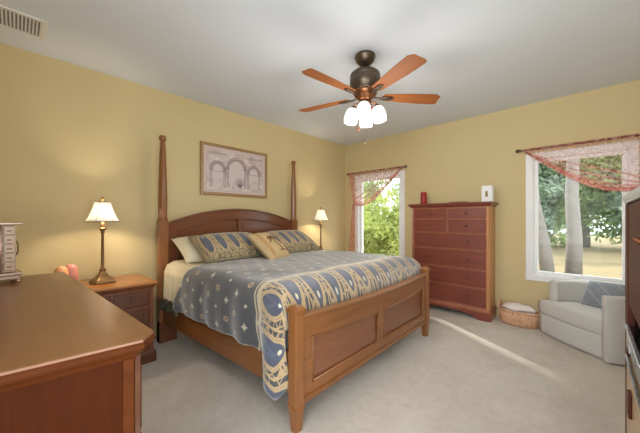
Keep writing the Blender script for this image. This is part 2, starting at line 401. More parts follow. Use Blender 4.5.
def comf(i, j):
    s = 2*j-1; a = abs(s); l0 = .66-.26*max(0, min(1, (a-.72)/.28)); l = l0+(L1-l0)*i
    W_ = (BP(l, 1)-BP(l, 0)).length; half = W_/2+.055
    hem = hem_n(l) if s < 0 else hem_f(l)
    R = .10
    # arc-length split: flat top 0.72, corner .08, drop .20
    if a < .70: x = a/.70*(half-R); z = .86+.022*(1-(x/half)**2); drop = 0
    elif a < .80: t = (a-.70)/.10*PI/2; x = half-R+R*math.sin(t)*.95; z = .862-R*(1-math.cos(t)); drop = .3*(a-.7)/.1
    else:
        k = (a-.80)/.20; zz = .762; z = zz+(hem-zz)*k; x = half-.005+.018*math.sin(k*PI); drop = .3+.7*k
        x += drop*(.010*math.sin(l*17+1.0)+.006*math.sin(l*31))
        if l > 1.45 and s < 0: x += k*.05*math.sin((l-1.45)*22)*min(1, (l-1.45)*4)
    z += (1-drop)*(.006*math.sin(l*9+x*5)+.005*math.sin(x*13-l*4))
    zm = zt(l)
    if z > zm and a < .8: z = zm+(.0 if a < .7 else 0)
    elif z > zm+.02 and a >= .8: z = min(z, zm)
    p = BP(l, .5, z)
    d = (BP(l, 1)-BP(l, 0)).normalized()
    q_ = p+d*x*(1 if s > 0 else -1)
    return q_
def comf_uv(i, j):
    s = 2*j-1; a = abs(s); l0 = .66-.26*max(0, min(1, (a-.72)/.28)); l = l0+(L1-l0)*i
    arc = a/.7*.9 if a < .7 else (.9+(a-.7)/.1*.15 if a < .8 else 1.05+(a-.8)/.2*.36)
    extra = max(0, l-1.72)*.6
    return (l+extra, math.copysign(arc, s))
co = MB().grid(96, 2*NV, comf, comf_uv).build('comforter', m_comf, None, True, solid=.012)
co.location = BO
tag(co, 'slate blue comforter with cream dots and tan shell border on the bed', 'comforter')
# cream sheet hanging at the head, and the dark ruffle of the comforter's edge
m_cream = plain('cream_linen', srgb(226, 214, 184), .9, var=.04, scale=20)
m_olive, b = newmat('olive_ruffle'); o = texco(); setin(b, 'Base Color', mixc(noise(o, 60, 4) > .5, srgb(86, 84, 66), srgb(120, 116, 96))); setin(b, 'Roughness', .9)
def sheet(i, j):
    a = j; l = .08+(.64-.24*max(0, (a-.35)/.65))*i
    pts = [(-.32, .855), (-.06, .852), (.01, .82), (.04, .75), (.046, .62), (.05, .47)]
    t = a*5; k = min(4, int(t)); f_ = t-k
    y = pts[k][0]*(1-f_)+pts[k+1][0]*f_; z = pts[k][1]*(1-f_)+pts[k+1][1]*f_
    return BP(l, 0, z, -y+.02-.008*math.sin(l*60)*a)
sh = MB().grid(24, 30, sheet).build('bed_sheet', m_cream, None, True, solid=.008); sh.location = BO
tag(sh, 'cream sheet edge hanging down the bed side beside the bedpost', 'sheet')
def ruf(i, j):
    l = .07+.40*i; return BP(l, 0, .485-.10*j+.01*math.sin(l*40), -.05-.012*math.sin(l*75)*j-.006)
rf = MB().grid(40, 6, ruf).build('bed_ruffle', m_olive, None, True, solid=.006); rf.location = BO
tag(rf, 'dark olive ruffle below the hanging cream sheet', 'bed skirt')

# ---- pillows
def cushion(w, h, t, pinch=.04, n=22, uvs=(1, 1)):
    mb = MB()
    def f(sgn):
        def g(i, j):
            x, y = 2*i-1, 2*j-1
            th = (max(0, 1-abs(x)**3.2)*max(0, 1-abs(y)**3.0))**.55
            px = x*w/2*(1-pinch*(1-abs(y)**2)*abs(x)**4); py = y*h/2*(1-pinch*(1-abs(x)**2)*abs(y)**4)
            return Vector((px, py, sgn*t/2*th))
        return g
    uv = lambda i, j: (i*uvs[0], j*uvs[1])
    mb.grid(n, n, f(1), uv); k = len(mb.f); mb.grid(n, n, f(-1), uv)
    mb.f = mb.f[:k]+[q[::-1] for q in mb.f[k:]]
    return mb
def orient(o, centre, ax, up):
    ax = Vector(ax).normalized(); up = Vector(up); up = (up-ax*up.dot(ax)).normalized(); n = ax.cross(up)
    M = Matrix.Identity(4)
    for r in range(3): M[r][0], M[r][1], M[r][2], M[r][3] = ax[r], up[r], n[r], centre[r]
    o.matrix_world = M
m_sham, b = newmat('sham_fabric'); u, v = uv2(); o = texco()
edge_ = ((u-.5).abs()).max((v-.5).abs())
tanbg = mixc(voronoi(mapping(texco('UV'), (26, 12, 1)), 1, 'DISTANCE_TO_EDGE') < .08, srgb(170, 148, 108), srgb(96, 92, 78))
cell = border_pattern(u*5.2, v*1.12-.06, tanbg)
cell = mixc((v > .86).max(v < .13), cell, tanbg)
setin(b, 'Base Color', cell); setin(b, 'Roughness', .7); setin(b, 'Sheen Weight', .3); bump(b, noise(o, 12, 3), .3, .02)
m_tanf = plain('tan_flange', srgb(128, 118, 92), .85, var=.2, scale=50)
def sham(centre, ax, up, label):
    e = thing('pillow_sham', label, 'pillow', (0, 0, 0), 0, 'shell patterned pillow shams')
    cushion(.74, .46, .20).build('cover', m_sham, e, True)
    r = MB(); pts = [(-.385, -.25), (.385, -.25), (.385, .25), (-.385, .25)]; inn = [(-.355, -.215), (.355, -.215), (.355, .215), (-.355, .215)]
    for z in (-.004, .004): r.v += [(x, y, z) for x, y in pts]+[(x, y, z) for x, y in inn]
    for i in range(4):
        j = (i+1) % 4
        r.f += [(8+i, 8+j, 12+j, 12+i), (j, i, 4+i, 4+j), (i, j, 8+j, 8+i), (4+j, 4+i, 12+i, 12+j)]
    r.build('flange', m_tanf, e)
    orient(e, centre, ax, up); return e
sham((-2.86, 1.62, 1.005), (.02, 1, .02), (-.46, .05, .24), 'blue and tan shell patterned sham nearer the lit bedside lamp with cream pillow behind')
sham((-2.87, 2.47, 1.005), (-.04, 1, 0), (-.46, .05, .25), 'blue and tan shell patterned sham behind the palm tree cushion, toward the window')
for cc, l in (((-3.06, 1.50, .98), 'plain cream pillow under the shell sham at the hanging sheet side'), ((-3.06, 2.45, .96), 'plain cream pillow hidden under the sham nearer the window')):
    p = tag(cushion(.74, .46, .17).build('bed_pillow', m_cream, None, True), l, 'pillow', 'plain cream bed pillows'); orient(p, cc, (0, 1, 0), (-.42, 0, .22))
m_throw = plain('throw_pillow_linen', srgb(190, 164, 120), .9, var=.06, scale=90)
m_palm = plain('palm_print', srgb(110, 82, 48), .9); m_throwd = plain('throw_pillow_border', srgb(176, 142, 92), .9, var=.08, scale=90)
tp = thing('throw_pillow', 'tan square cushion with palm tree motif leaning between the two shams', 'cushion')
cushion(.37, .42, .15).build('cover', m_throw, tp, True)
def ch(x, y, t=.15):
    X, Y = x/.37*2, y/.42*2; return t/2*(max(0, 1-abs(X)**3.2)*max(0, 1-abs(Y)**3))**.55+.003
mb = MB()
def strip(mb, pts, wd):
    L = []
    for i, p in enumerate(pts):
        a = Vector(pts[max(0, i-1)]); c = Vector(pts[min(len(pts)-1, i+1)]); d = (c-a).normalized(); n = Vector((-d.y, d.x))
        ww = wd[i] if isinstance(wd, list) else wd
        for s in (-1, 1):
            q_ = Vector(p)+n*ww*s; L.append((q_.x, q_.y, ch(q_.x, q_.y)))
    mb.add(L, [(2*i, 2*i+2, 2*i+3, 2*i+1) for i in range(len(pts)-1)])
strip(mb, [(.05, -.12), (.04, -.06), (.02, 0), (.02, .06)], [.012, .009, .007, .006])
for a in (-20, 25, 65, 115, 160, 205):
    r = math.radians(a); strip(mb, [(.02+.1*t*math.cos(r), .06+.1*t*math.sin(r)*.8-.05*t*t) for t in (0, .3, .6, .85, 1)], [.004, .012, .012, .008, .001])
strip(mb, [(-.02, -.125), (.05, -.13), (.11, -.125)], [.004, .01, .004])
mb.build('palm_motif', m_palm, tp)
mb = MB(); strip(mb, [(-.125, -.17+.34*t/8) for t in range(9)], .022); mb.build('border_band', m_throwd, tp)
orient(tp, (-2.57, 1.915, 1.0), (-.13, .42, 0), (-.30, -.02, .24))

# ------------------------------------------------------------------ dresser (near, against the wall behind)
dr = thing('dresser', 'long cherry dresser with polished top in the near corner', 'dresser', (-1.85, .03, 0))
DT = [(-2.685, .232), (-1.055, .317), (-.994, .268), (-1.03, -.05), (-1.045, -.215), (-2.70, -.215)]
def inset(poly, d):
    out = []; n = len(poly)
    for i in range(n):
        a, p, c = Vector(poly[i-1]), Vector(poly[i]), Vector(poly[(i+1) % n])
        e1 = (p-a).normalized(); e2 = (c-p).normalized(); n1 = Vector((e1.y, -e1.x)); n2 = Vector((e2.y, -e2.x))
        k = 1+n1.dot(n2); out.append(tuple(p+(n1+n2)/k*d))
    return out
loc = lambda P: [(x+1.85, y-.03) for x, y in P]
MB().loft([[Vector((x, y, z)) for x, y in loc(inset(DT, d))] for d, z in ((.008, .918), (.004, .922), (.005, .928), (.008, .93))]).build('top', w_top, dr)
MB().loft([[Vector((x, y, z)) for x, y in loc(inset(DT, d))] for d, z in ((.012, .892), (.004, .898), (0, .906), (0, .916), (.005, .922))]).build('top_edge', w_dmo, dr)
MB().loft([[Vector((x, y, z)) for x, y in loc(inset(DT, d))] for d, z in ((.034, .868), (.030, .874), (.024, .882), (.017, .890), (.014, .8935))]).build('top_moulding', w_dmo, dr, bevel=.001)
body = inset(DT, .038)
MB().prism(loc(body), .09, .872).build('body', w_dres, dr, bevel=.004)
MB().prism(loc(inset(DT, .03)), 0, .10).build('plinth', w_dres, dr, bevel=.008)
# side frame: stiles and rails proud of the recessed end panel, canted front pilaster
P0, P1 = Vector(body[3]), Vector(body[2]); e = (P1-P0); eL = e.length; e.normalize(); nrm = Vector((e.y, -e.x))
Ms = Matrix(((e.x, nrm.x, 0, P0.x+1.85), (e.y, nrm.y, 0, P0.y-.03), (0, 0, 1, 0), (0, 0, 0, 1)))
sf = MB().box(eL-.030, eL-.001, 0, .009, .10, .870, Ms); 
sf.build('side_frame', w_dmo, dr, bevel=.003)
Pm = Vector(body[1]); mid = (Pm+P1)/2; pe = (P1-Pm).normalized(); pn = Vector((-pe.y, pe.x))
Pc = [Pm+(P1-Pm)*k for k in (.1, .9)]; Q = [(p.x+1.85, p.y-.03) for p in Pc]
MB().prism([Q[0], Q[1], (Q[1][0]+pn.x*-.012, Q[1][1]+pn.y*-.012), (Q[0][0]+pn.x*-.012, Q[0][1]+pn.y*-.012)] if False else [Q[0], (Q[0][0]-pn.x*.03, Q[0][1]-pn.y*.03), (Q[1][0]-pn.x*.03, Q[1][1]-pn.y*.03), Q[1]], .10, .870).build('corner_pilaster', w_pil, dr)
F0, F1 = Vector(body[0]), Vector(body[1]); fe = (F1-F0); fL = fe.length; fe.normalize(); fn = Vector((-fe.y, fe.x))
Mf = Matrix(((fe.x, fn.x, 0, F0.x+1.85), (fe.y, fn.y, 0, F0.y-.03), (0, 0, 1, 0), (0, 0, 0, 1)))
for r in range(3):
    for k in range(3):
        x0 = .03+k*(fL-.06)/3+.008; x1 = .03+(k+1)*(fL-.06)/3-.008; z0 = .13+r*.23
        d = MB().box(x0, x1, -.005, .016, z0, z0+.215, Mf).build('drawer', w_nf, dr, bevel=.004)
        MB().lathe([(.006, 0), (.008, .012), (.016, .02), (.014, .03), (.004, .034)], n=12, M=Mf @ Matrix.Translation(((x0+x1)/2, .016, z0+.11)) @ Matrix.Rotation(-PI/2, 4, 'X')).build('knob', m_knob, d, True)

# ------------------------------------------------------------------ nightstands and lamps
def nightstand(x, y, label):
    t = thing('nightstand', label, 'nightstand', (x, y, 0), 0, 'cherry nightstands')     # origin: middle of the back edge at floor
    D, Wd = .545, .63
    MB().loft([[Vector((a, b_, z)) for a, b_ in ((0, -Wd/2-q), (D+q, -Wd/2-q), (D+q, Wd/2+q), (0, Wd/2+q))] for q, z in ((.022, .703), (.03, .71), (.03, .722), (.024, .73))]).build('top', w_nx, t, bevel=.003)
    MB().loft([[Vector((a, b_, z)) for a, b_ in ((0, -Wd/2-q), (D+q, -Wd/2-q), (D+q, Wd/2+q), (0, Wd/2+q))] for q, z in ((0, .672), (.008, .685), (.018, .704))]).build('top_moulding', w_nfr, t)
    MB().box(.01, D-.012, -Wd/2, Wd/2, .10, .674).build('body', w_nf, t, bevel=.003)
    MB().loft([[Vector((a, b_, z)) for a, b_ in ((0, -Wd/2-q), (D+q, -Wd/2-q), (D+q, Wd/2+q), (0, Wd/2+q))] for q, z in ((.02, 0), (.02, .09), (.004, .11))]).build('plinth', w_nf, t, bevel=.006)
    fr = MB()
    for y0, y1 in ((-Wd/2, -Wd/2+.03), (-.01, .01), (Wd/2-.03, Wd/2)): fr.box(D-.012, D, y0, y1, .10, .674)
    for z0, z1 in ((.10, .13), (.495, .52), (.655, .674)): fr.box(D-.012, D-.001, -Wd/2+.03, Wd/2-.03, z0, z1)
    fr.build('face_frame', w_nfr, t, bevel=.002)
    for y0, y1 in ((-Wd/2+.035, -.015), (.015, Wd/2-.035)):
        d = MB().box(D-.02, D-.004, y0, y1, .525, .65).build('drawer', w_nf, t, bevel=.003)
        kp = [(.006, 0), (.007, .012), (.015, .02), (.014, .028), (.004, .033)]
        MB().lathe(kp, n=14, M=Matrix.Translation((D-.004, (y0+y1)/2, .588)) @ Matrix.Rotation(PI/2, 4, 'Y')).build('knob', m_knob, d, True)
        d = ringbox_y(y0, y1, .135, .49, .045, D-.02, D-.004).build('door', w_nf, t, bevel=.003)
        MB().lathe(kp, n=14, M=Matrix.Translation((D-.004, (y0+.02 if y0 > 0 else y1-.02), .36)) @ Matrix.Rotation(PI/2, 4, 'Y')).build('knob', m_knob, d, True)
        MB().box(D-.019, D-.011, y0+.04, y1-.04, .175, .45).build('door_panel', w_nf, d)
    return t
def ringbox_y(y0, y1, z0, z1, w, x0, x1):
    m = MB(); m.box(x0, x1, y0, y0+w, z0, z1); m.box(x0, x1, y1-w, y1, z0, z1); m.box(x0, x1, y0+w, y1-w, z0, z0+w); m.box(x0, x1, y0+w, y1-w, z1-w, z1); return m
nightstand(XA+.045, .545, 'cherry nightstand with knobbed drawers between the dresser and the bed')
nightstand(XA+.045, 3.555, 'cherry nightstand half hidden past the far side of the bed by the window')
m_shade = bpy.data.materials.new('lamp_shade_cloth'); m_shade.use_nodes = True; nt = m_shade.node_tree; E.nt = nt; bs = nt.nodes['Principled BSDF']
setin(bs, 'Base Color', (.88, .86, .82)); setin(bs, 'Roughness', .9)
tl = nt.nodes.new('ShaderNodeBsdfTranslucent'); tl.inputs[0].default_value = (.92, .91, .88, 1); mx = nt.nodes.new('ShaderNodeMixShader'); mx.inputs[0].default_value = .42
nt.links.new(bs.outputs[0], mx.inputs[1]); nt.links.new(tl.outputs[0], mx.inputs[2]); nt.links.new(mx.outputs[0], nt.nodes['Material Output'].inputs[0])
m_bulb = emit('lamp_bulb', (1, .86, .62), 12)
def lamp(x, y, label, rz=0):
    t = thing('table_lamp', label, 'lamp', (x, y, .73), rz, 'bronze bedside lamps')
    bp = MB().loft([[Vector((c[0]*r, c[1]*r, z)) for c in ((-1, -1), (1, -1), (1, 1), (-1, 1))] for r, z in ((.076, 0), (.078, .012), (.070, .022), (.066, .034), (.044, .055), (.026, .085), (.018, .11))])
    bp.build('base', m_brass, t, bevel=.008)
    MB().lathe([(.020, .105), (.026, .115), (.016, .13), (.012, .14), (.0115, .25), (.0105, .44), (.018, .452), (.012, .462), (.03, .478), (.034, .486), (.012, .494), (.014, .50), (.014, .56), (.008, .565)], n=20).build('column', m_brass, t, True)
    prof = [(.130, .545), (.114, .563), (.098, .592), (.083, .628), (.071, .665), (.061, .70), (.055, .722)]
    s = MB(); rings = []
    for r, z in prof: rings.append([Vector((r*math.cos(2*PI*i/48), r*math.sin(2*PI*i/48), z)) for i in range(48)])
    s.loft(rings, True, False); so = s.build('lamp_shade', m_shade, t, True, solid=.003)
    for r, z in ((.130, .546), (.056, .722)):
        MB().tube([(r*math.cos(2*PI*i/40), r*math.sin(2*PI*i/40), z) for i in range(41)], .003, 6).build('shade_trim', m_brass, so, True)
    for k in range(6):
        a = 2*PI*k/6+.3; MB().tube([(rr*1.012*math.cos(a), rr*1.012*math.sin(a), z) for rr, z in prof], .0014, 5).build('shade_seam', m_tanf, so)
    MB().lathe([(.003, .56), (.003, .735), (.010, .742), (.012, .755), (.006, .765), (.002, .772)], n=12).build('finial', m_brass, t, True)
    MB().lathe([(.010, .565), (.022, .60), (.026, .625), (.02, .648), (.006, .658)], n=16).build('bulb', m_bulb, t, True)
    l = bpy.data.lights.new('bulb_light', 'POINT'); l.energy = 16; l.color = (1, .85, .64); l.shadow_soft_size = .03
    for h in (.60,):
        lo = bpy.data.objects.new('bulb_light', l); COL.objects.link(lo); lo.parent = t; lo.location = (.035, 0, h+.02)
    return t
lamp(-3.17, .525, 'lit bronze table lamp with flared white shade on the nightstand by the dresser', .2)
lamp(-3.22, 3.43, 'lit bronze table lamp with white shade on the nightstand near the window', .6)
o = thing('wooden_box', 'small dark red wooden box in front of the lamp near the window', 'box', (-3.05, 3.27, .73), -.5)
m_redwood = wood('red_wood', srgb(110, 48, 32), 'y', .35)
MB().box(-.04, .04, -.085, .085, 0, .062).build('case', m_redwood, o, bevel=.004); MB().box(-.044, .044, -.09, .09, .062, .08).build('lid', m_redwood, o, bevel=.004)
tag(MB().box(-.06, .06, -.08, .08, 0, .012).build('notepad', m_trim, None, bevel=.002, origin=(0, 0, 0)), 'white notepad on the nightstand near the window curtain', 'notepad').location = (-3.02, 3.72, .731)
# pink ornament behind the dresser
orn = thing('ornament', 'rounded pink and peach ornament at the nightstand edge behind the dresser', 'ornament', (-3.15, .31, .73))
m_pink = plain('pink_glaze', srgb(214, 138, 122), .4, var=.12, scale=9); m_peach = plain('peach_glaze', srgb(232, 164, 112), .4, var=.12, scale=9)
MB().lathe([(.04, 0), (.048, .03), (.05, .10), (.046, .15), (.03, .185), (.01, .192)], (-.015, .0, 0)).build('body', m_pink, orn, True)
MB().lathe([(.035, 0), (.048, .03), (.05, .10), (.045, .15), (.028, .178), (.008, .184)], (.01, -.062, 0)).build('lobe', m_peach, orn, True)

# ------------------------------------------------------------------ picture on the headboard wall
pic = thing('framed_picture', 'gold framed mauve sketch of three stone arches hanging above the headboard', 'picture', (XA+.002, 2.045, 1.607))
m_gold = wood('picture_frame_wood', srgb(162, 126, 78), 'y', .4); PW, PH = .996, .655
fr = ringbox_y(-PW/2, PW/2, 0, PH, .035, 0, .032); fr.build('frame', m_gold, pic, bevel=.006)
m_mat = plain('picture_mat', srgb(208, 190, 182), .8, var=.02); MB().box(.002, .014, -PW/2+.03, PW/2-.03, .03, PH-.03).build('mat_board', m_mat, pic)
m_print, b = newmat('print_paper'); o = texco(); n = noise(o, 9, 6, .65, .5)
setin(b, 'Base Color', ramp(n, [(.3, srgb(180, 160, 156)), (.5, srgb(206, 190, 184)), (.7, srgb(224, 211, 205))])); setin(b, 'Roughness', .7)
pr = MB().box(.013, .0155, -.42, .42, .075, PH-.075).build('print', m_print, pic)
m_ink = plain('sketch_ink', srgb(150, 126, 126), .8, var=.2, scale=30); m_ink2 = plain('sketch_wash', srgb(212, 198, 193), .8, var=.08, scale=20)
def line2(mb, pts, w, x=.0165):
    L = []
    for i, p in enumerate(pts):
        a = Vector(pts[max(0, i-1)]); c = Vector(pts[min(len(pts)-1, i+1)]); d = (c-a).normalized(); n = Vector((-d.y, d.x))*w
        for s in (-1, 1): L.append((x, p[0]+n.x*s, p[1]+n.y*s))
    mb.add(L, [(2*i, 2*i+2, 2*i+3, 2*i+1) for i in range(len(pts)-1)])
ink = MB(); wash = MB()
for cy, r, zb in ((0, .13, .36), (-.27, .09, .33), (.27, .09, .33)):
    wash.add([(.0158, cy-r*.9, .12), (.0158, cy+r*.9, .12), (.0158, cy+r*.9, zb)]+[(.0158, cy+r*.9*math.cos(PI*k/14), zb+r*.9*math.sin(PI*k/14)) for k in range(1, 14)]+[(.0158, cy-r*.9, zb)], [tuple(range(17))])
    for q, wd in ((0, .009), (.022, .005), (-.02, .003)):
        line2(ink, [(cy+(r+q)*math.cos(PI*k/18), zb+(r+q)*math.sin(PI*k/18)) for k in range(19)], wd)
    for s in (-1, 1):
        for q in (-.008, .012): line2(ink, [(cy+s*(r+q), .11), (cy+s*(r+q), zb)], .0035)
        line2(ink, [(cy+s*(r+.002)-.022, zb), (cy+s*(r+.002)+.022, zb)], .007)
for z in (.53, .545, .31): line2(ink, [(-.40, z), (-.14, z)], .003); line2(ink, [(.14, z), (.40, z)], .003)
for k in range(40):
    y, z = random.uniform(-.39, .39), random.uniform(.09, .2); line2(ink, [(y, z), (y+random.uniform(-.02, .02), z+random.uniform(.01, .05))], .0025)
for k in range(9): a = math.radians(30+15*k); line2(ink, [(.05, .12), (.05+.1*math.cos(a), .12+.13*math.sin(a))], .004)
wash.build('arch_openings', m_ink2, pr); ink.build('sketch_lines', m_ink, pr)

# ------------------------------------------------------------------ tall chest
chd = thing('chest_of_drawers', 'tall reddish cherry chest of drawers standing between the two windows', 'chest', (-1.44, 4.09, 0))
CW = .515; CD = .315
MB().loft([[Vector((a, b_, z)) for a, b_ in ((-CW-q, -q), (CW+q, -q), (CW+q, CD), (-CW-q, CD))] for q, z in ((.008, 1.462), (.02, 1.474), (.026, 1.486), (.04, 1.497), (.042, 1.512), (.036, 1.52))]).build('top', w_cx, chd, bevel=.002)
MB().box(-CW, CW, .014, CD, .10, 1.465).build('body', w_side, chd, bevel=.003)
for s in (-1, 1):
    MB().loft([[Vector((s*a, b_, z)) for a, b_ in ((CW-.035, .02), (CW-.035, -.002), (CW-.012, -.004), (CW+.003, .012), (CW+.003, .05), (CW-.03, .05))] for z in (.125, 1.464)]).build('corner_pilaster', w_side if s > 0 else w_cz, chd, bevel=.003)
fr = MB(); rows = [(1.30, 1.45), (1.105, 1.30), (.887, 1.105), (.637, .887), (.40, .637), (.152, .40)]
for z0, z1 in rows: fr.box(-CW+.03, CW-.03, .0, .02, z0-.008, z0+.008)
fr.box(-CW+.03, CW-.03, .0, .02, 1.442, 1.466); fr.box(-.012, .012, .0, .02, 1.105, 1.45)
fr.build('face_frame', w_cz, chd, bevel=.003)
kp = [(.014, 0), (.014, .004), (.006, .006), (.006, .014), (.015, .02), (.015, .026), (.004, .03)]
for r, (z0, z1) in enumerate(rows):
    cells = [(-CW+.04, -.016), (.016, CW-.04)] if r < 2 else [(-CW+.04, CW-.04)]
    for x0, x1 in cells:
        d = MB().box(x0, x1, .004, .02, z0+.012, z1-.012).build('drawer', w_cx, chd, bevel=.003)
        for kx in ([(x0+x1)/2] if r < 2 else [-.262, .262]):
            MB().lathe(kp, n=14, M=Matrix.Translation((kx, .004, (z0+z1)/2+.005)) @ Matrix.Rotation(PI/2, 4, 'X')).build('knob', m_knob, d, True)
MB().loft([[Vector((a, b_, z)) for a, b_ in ((-CW-q, -q), (CW+q, -q), (CW+q, CD), (-CW-q, CD))] for q, z in ((.02, .10), (.02, .125), (.01, .136), (.002, .148))]).build('base_moulding', w_cz, chd, bevel=.003)
ap = [(-CW-.018, .102), (-CW-.018, 0), (-CW+.13, 0), (-CW+.17, .03)]+[(-CW+.17+(2*CW-.34)*k/12, .03+.045*math.sin(PI*k/12)**.6) for k in range(1, 12)]+[(CW-.17, .03), (CW-.13, 0), (CW+.018, 0), (CW+.018, .102)]
MB().prism(ap, 0, .03, Matrix.Translation((0, .012, 0)) @ Matrix.Rotation(PI/2, 4, 'X')).build('apron', w_cx, chd, bevel=.003)
for s in (-1, 1):
    a0, a1 = sorted((s*(CW-.012), s*(CW+.018)))
    MB().prism([(.0, .102), (.0, 0), (.10, 0), (.13, .04), (CD-.09, .04), (CD-.06, 0), (CD, 0), (CD, .102)], a0, a1, Matrix(((0, 0, 1, 0), (1, 0, 0, 0), (0, 1, 0, 0), (0, 0, 0, 1)))).build('side_apron', w_side, chd)
can = thing('pillar_candle', 'red pillar candle standing on the tall chest', 'candle', (-1.80, 4.155, 1.52))
MB().lathe([(.042, 0), (.045, .006), (.045, .165), (.040, .178), (.02, .172)], n=28).build('wax', m_red, can, True); MB().lathe([(.002, .170), (.002, .192)], n=6).build('wick', m_black, can)
pf = thing('white_box', 'white box with small brown and green emblem on the tall chest', 'box', (-.955, 4.13, 1.52), -.1)
MB().box(-.06, .06, -.03, .05, 0, .205).build('case', plain('white_card', (.88, .88, .88), .5, var=.01), pf, bevel=.006)
MB().box(-.014, .016, -.032, -.028, .065, .105).build('emblem', plain('emblem_brown', srgb(150, 112, 72), .6), pf); MB().box(-.012, .014, -.032, -.028, .105, .135).build('emblem_top', plain('emblem_green', srgb(128, 132, 72), .6), pf)
tray = tag(MB().loft([[Vector((x*r, y*r, z)) for x, y in [(.13*math.cos(2*PI*k/24), .05*math.sin(2*PI*k/24)) for k in range(24)]] for r, z in ((.8, 0), (1, .012), (.97, .018), (.5, .010))]).build('trinket_dish', w_cz, None, True), 'low brown wooden dish lying flat on the tall chest', 'dish'); tray.location = (-1.33, 4.2, 1.52)

# ------------------------------------------------------------------ basket
m_wick, b = newmat('wicker'); o = texco(); c3 = sepxyz(o)
wv = voronoi(mapping(o, (40, 40, 26)), 1.0)
setin(b, 'Base Color', ramp(wv, [(.1, srgb(224, 180, 146)), (.6, srgb(214, 166, 130)), (1, srgb(176, 128, 96))])); setin(b, 'Roughness', .7); bump(b, wv, .35, .006)
bk = thing('wicker_basket', 'oval wicker basket holding folded cloths between the chest and armchair', 'basket', (-.64, 4.255, 0), -.1)
def ov(rx, ry, z, n=40, tilt=0): return [Vector((rx*math.cos(2*PI*k/n), ry*math.sin(2*PI*k/n), z+tilt*math.cos(2*PI*k/n))) for k in range(n)]
MB().loft([ov(.185, .115, 0), ov(.205, .128, .03), ov(.218, .136, .11), ov(.222, .14, .17), ov(.208, .128, .17), ov(.20, .12, .10), ov(.17, .10, .03)]).build('basket_body', m_wick, bk, True)
for k in range(26):
    pass
MB().tube([tuple(p) for p in ov(.218, .136, .175)+ov(.218, .136, .175)[:1]], .012, 8).build('braided_rim', m_wick, bk, True)
hp = MB(); hp.tube([(-.21+.0*t, -.06+.12*t, .17+.09*math.sin(PI*t)) for t in [k/10 for k in range(11)]], .011, 8); hp.build('handle', m_wick, bk, True)
m_cl1 = plain('white_cloth', srgb(236, 226, 220), .95, var=.08, scale=14); m_cl2 = plain('grey_mauve_cloth', srgb(198, 184, 182), .95, var=.1, scale=14)
def fold(name, m, cx, cy, z, rx, ry, h, label, seed):
    random.seed(seed); ph = [random.uniform(0, 6) for _ in range(4)]
    def g(i, j):
        a = 2*PI*i; r = j
        return Vector((rx*r*math.cos(a)*(1+.05*math.sin(3*a+ph[0])), ry*r*math.sin(a)*(1+.06*math.sin(4*a+ph[1])), h*(1-r**3)+.008*math.sin(9*r*math.cos(a)+ph[2])*(1-r)+.006*math.sin(5*a+ph[3])*r))
    mb = MB().grid(36, 10, g); o = mb.build(name, m, None, True, solid=.01); o.location = (bk.location.x+cx, bk.location.y+cy, z); return tag(o, label, 'cloth', 'folded cloths in the basket')
fold('folded_cloth', m_cl2, .0, 0, .150, .185, .105, .05, 'grey mauve folded cloth lower in the wicker basket', 3)
fold('folded_cloth', m_cl1, -.01, .01, .19, .18, .10, .055, 'pale cream folded cloth on top in the wicker basket', 4)

# ------------------------------------------------------------------ armchair (barrel shape)
m_arm = plain('grey_chair_cloth', srgb(205, 202, 196), .95, var=.05, scale=120, bstr=.15, bdist=.002)
m_armd = plain('chair_base_dark', (.03, .028, .026), .7)
AC = (0.0, 4.0, 0); R0 = .40
ac = thing('armchair', 'light grey barrel armchair with curved seat below the larger window', 'armchair', AC)
a0, a1 = math.radians(150), math.radians(-76)
def ang(t): return a0+(a1-a0)*t
def sh_ring(t, ro, ri, z0, z1):
    a = ang(t); c, s = math.cos(a), math.sin(a)
    return [Vector((c*r, s*r, z)) for r, z in ((ri, z0), (ro, z0), (ro, z1-.02), (ro-.02, z1), (ri+.02, z1), (ri, z1-.02))]
sqz = lambda v: v
MB().loft([sh_ring(k/40, R0, R0-.09, .012, .605) for k in range(41)]).build('barrel_back', m_arm, ac, True, bevel=.012)
front = [(-.44, .13), (-.36, .0), (-.2, -.14), (-.02, -.25), (.09, -.335)]
seatp = [(R0*.8*math.cos(ang(k/14)), R0*.8*math.sin(ang(k/14))) for k in range(15)]
F_L, F_R = Vector((-.43, .14)), Vector((.05, -.29))
fr_ = []
for k in range(13):
    t = k/12; p = F_R*(1-t)+F_L*t; n = Vector((-.66, -.75)); p = p+n*.025*math.sin(PI*t); fr_.append((p.x, p.y))
poly = seatp+[(.07, -.31)]+fr_
def ring2(poly, q, z):
    c = Vector((sum(p[0] for p in poly)/len(poly), sum(p[1] for p in poly)/len(poly)))
    return [Vector((c.x+(p[0]-c.x)*q, c.y+(p[1]-c.y)*q, z)) for p in poly]
MB().loft([ring2(poly, q, z) for q, z in ((.95, .225), (.99, .235), (1.02, .27), (1.02, .335), (.985, .365), (.9, .38), (.6, .395), (.2, .40))]).build('seat_cushion', m_arm, ac, True)
MB().loft([ring2(poly, q, z) for q, z in ((.95, .012), (.98, .018), (1.0, .05), (1.0, .20), (.98, .222))]).build('seat_base', m_arm, ac, True)
MB().lathe([(.12, 0), (.12, .012)], (.06, .09, 0), 32).build('swivel_base', m_armd, ac)
m_throwg, b = newmat('grey_blue_throw'); o = texco(); sx = sepxyz(o)
setin(b, 'Base Color', mixc((((sx[0]+sx[1])*40).sin() > .9).max(((sx[2])*55).sin() > .93), srgb(138, 143, 150), srgb(156, 160, 165))); setin(b, 'Roughness', .95); bump(b, noise(o, 14, 3), .5, .02)
tg = tag(cushion(.36, .30, .14).build('throw_pillow', m_throwg, None, True), 'crumpled grey-blue cushion in the corner of the armchair', 'cushion'); orient(tg, (.12, 4.13, .515), (.85, -.45, .05), (.18, .22, .38))

